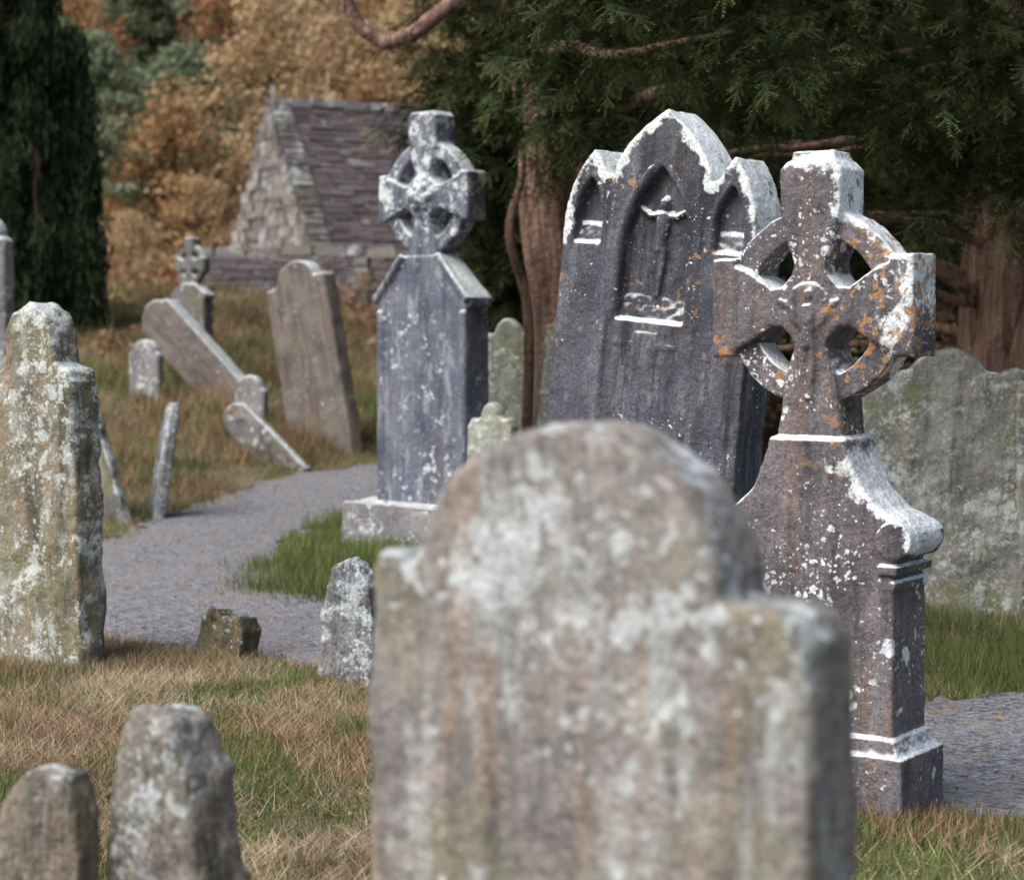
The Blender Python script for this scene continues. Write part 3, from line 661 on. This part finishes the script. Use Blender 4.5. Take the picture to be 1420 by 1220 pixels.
def gable_wall(bm,c,ax,w,z0,ze,zr,outn):
    z=z0; c=Vector((c[0],c[1],0)); ax=Vector((ax[0],ax[1],0)); on=Vector((outn[0],outn[1],0))
    while z<zr-.05:
        hh=random.uniform(.14,.26); z1=min(zr,z+hh)
        ww=w if z<ze else w*(zr-z)/(zr-ze)
        s=-ww
        while s<ww-.02:
            s1=min(ww,s+random.uniform(.22,.6)); j=random.uniform(0,.07)
            ps=[]
            for (a,b) in((s+.01,z+.01),(s1-.01,z+.01),(s1-.01,z1),(s+.01,z1)): ps.append(c+ax*a+Vector((0,0,b)))
            vs=[bm.verts.new(p-on*.2) for p in ps]+[bm.verts.new(p+on*(.03+j)) for p in ps]
            for f in((0,1,5,4),(1,2,6,5),(2,3,7,6),(3,0,4,7),(4,5,6,7),(3,2,1,0)): bm.faces.new([vs[k] for k in f])
            s=s1
        z=z1
def building(ax0,th,L,w,z0,ze,zr,pfx,rows):
    d=Vector((math.cos(th),math.sin(th),0)); s=Vector((math.sin(th),-math.cos(th),0))
    a=Vector((ax0[0],ax0[1],0)); b=a+d*L
    bm=bmesh.new()
    roof_slope(bm,a+s*w+Vector((0,0,ze)),b+s*w+Vector((0,0,ze)),a+Vector((0,0,zr)),b+Vector((0,0,zr)),rows)
    roof_slope(bm,b-s*w+Vector((0,0,ze)),a-s*w+Vector((0,0,ze)),b+Vector((0,0,zr)),a+Vector((0,0,zr)),rows)
    me=bpy.data.meshes.new(pfx+'roof'); bmesh.ops.recalc_face_normals(bm,faces=bm.faces); bm.to_mesh(me); bm.free(); new_obj(pfx+'roof',me,M_rf,ch)
    bm=bmesh.new(); t=0
    while t<L:
        l=random.uniform(.35,.7); p=a+d*(t+l/2)+Vector((0,0,zr+.03+random.uniform(-.03,.03))); box(bm,p,(l*.96,.34,.2),Matrix.Rotation(th,4,'Z'),taper=.8); t+=l
    gable_wall(bm,a,s,w,z0,ze,zr,-d); gable_wall(bm,b,s,w,z0,ze,zr,d)
    gable_wall(bm,a+d*L/2+s*(w-.1),d,L/2,z0,ze-.0,ze+.001,s); gable_wall(bm,a+d*L/2-s*(w-.1),d,L/2,z0,ze,ze+.001,-s)
    me=bpy.data.meshes.new(pfx+'walls'); bmesh.ops.recalc_face_normals(bm,faces=bm.faces); bm.to_mesh(me); bm.free(); new_obj(pfx+'walls',me,M_rub,ch)
    return a,b,d,s
a,b,d,s=building((-5.45,45.),math.radians(27),9.,4.3,-.3,1.0,6.6,'nave_',46)
building((-6.25,39.4),math.radians(2),3.35,1.3,-.3,2.0,3.05,'sacristy_',13)
bm=bmesh.new(); box(bm,(-5.35,45.05,6.8),(.16,.16,.36),taper=.6); me=bpy.data.meshes.new('finial'); bm.to_mesh(me); bm.free(); new_obj('finial',me,M_rub,ch)
bm=bmesh.new()
va=a+s*4.3+Vector((0,0,1.0)); roof_slope(bm,va+Vector((0,0,.05)),va+d*.45+Vector((0,0,.05)),a+Vector((0,0,6.67)),a+d*.35+Vector((0,0,6.67)),46,.07)
me=bpy.data.meshes.new('gable_coping'); bmesh.ops.recalc_face_normals(bm,faces=bm.faces); bm.to_mesh(me); bm.free(); new_obj('gable_coping',me,M_rub,ch)

# ------------------------------------------------------------------ light, sky, camera
w=bpy.data.worlds.new('World'); scn.world=w; w.use_nodes=True; nt=w.node_tree
sk=nt.nodes.new('ShaderNodeTexSky'); sk.sky_type='NISHITA'; sk.sun_disc=False
EL,AZ=math.radians(50),math.radians(-125)
sk.sun_elevation=EL; sk.sun_rotation=AZ; sk.dust_density=4.; sk.air_density=1.; sk.ozone_density=1.
nt.links.new(sk.outputs[0],nt.nodes['Background'].inputs[0]); nt.nodes['Background'].inputs[1].default_value=.15
sd=bpy.data.lights.new('sun','SUN'); sd.energy=3.9; sd.angle=math.radians(60); sd.color=(1,.97,.94)
so=bpy.data.objects.new('sun',sd); COL.objects.link(so)
dirv=Vector((math.sin(AZ)*math.cos(EL),math.cos(AZ)*math.cos(EL),math.sin(EL)))
so.rotation_euler=dirv.to_track_quat('Z','Y').to_euler(); so.location=(0,0,20)
cd=bpy.data.cameras.new('camera'); cam=bpy.data.objects.new('camera',cd); COL.objects.link(cam)
cam.location=(0,0,1.63); cam.rotation_euler=(math.radians(90-3.3),0,0)
cd.lens=70; cd.sensor_width=36; cd.clip_end=2000; cd.clip_start=.1
cd.dof.use_dof=True; cd.dof.focus_distance=7.3; cd.dof.aperture_fstop=2.9
scn.camera=cam
scn.view_settings.view_transform='Standard'; scn.view_settings.look='None'; scn.view_settings.exposure=0
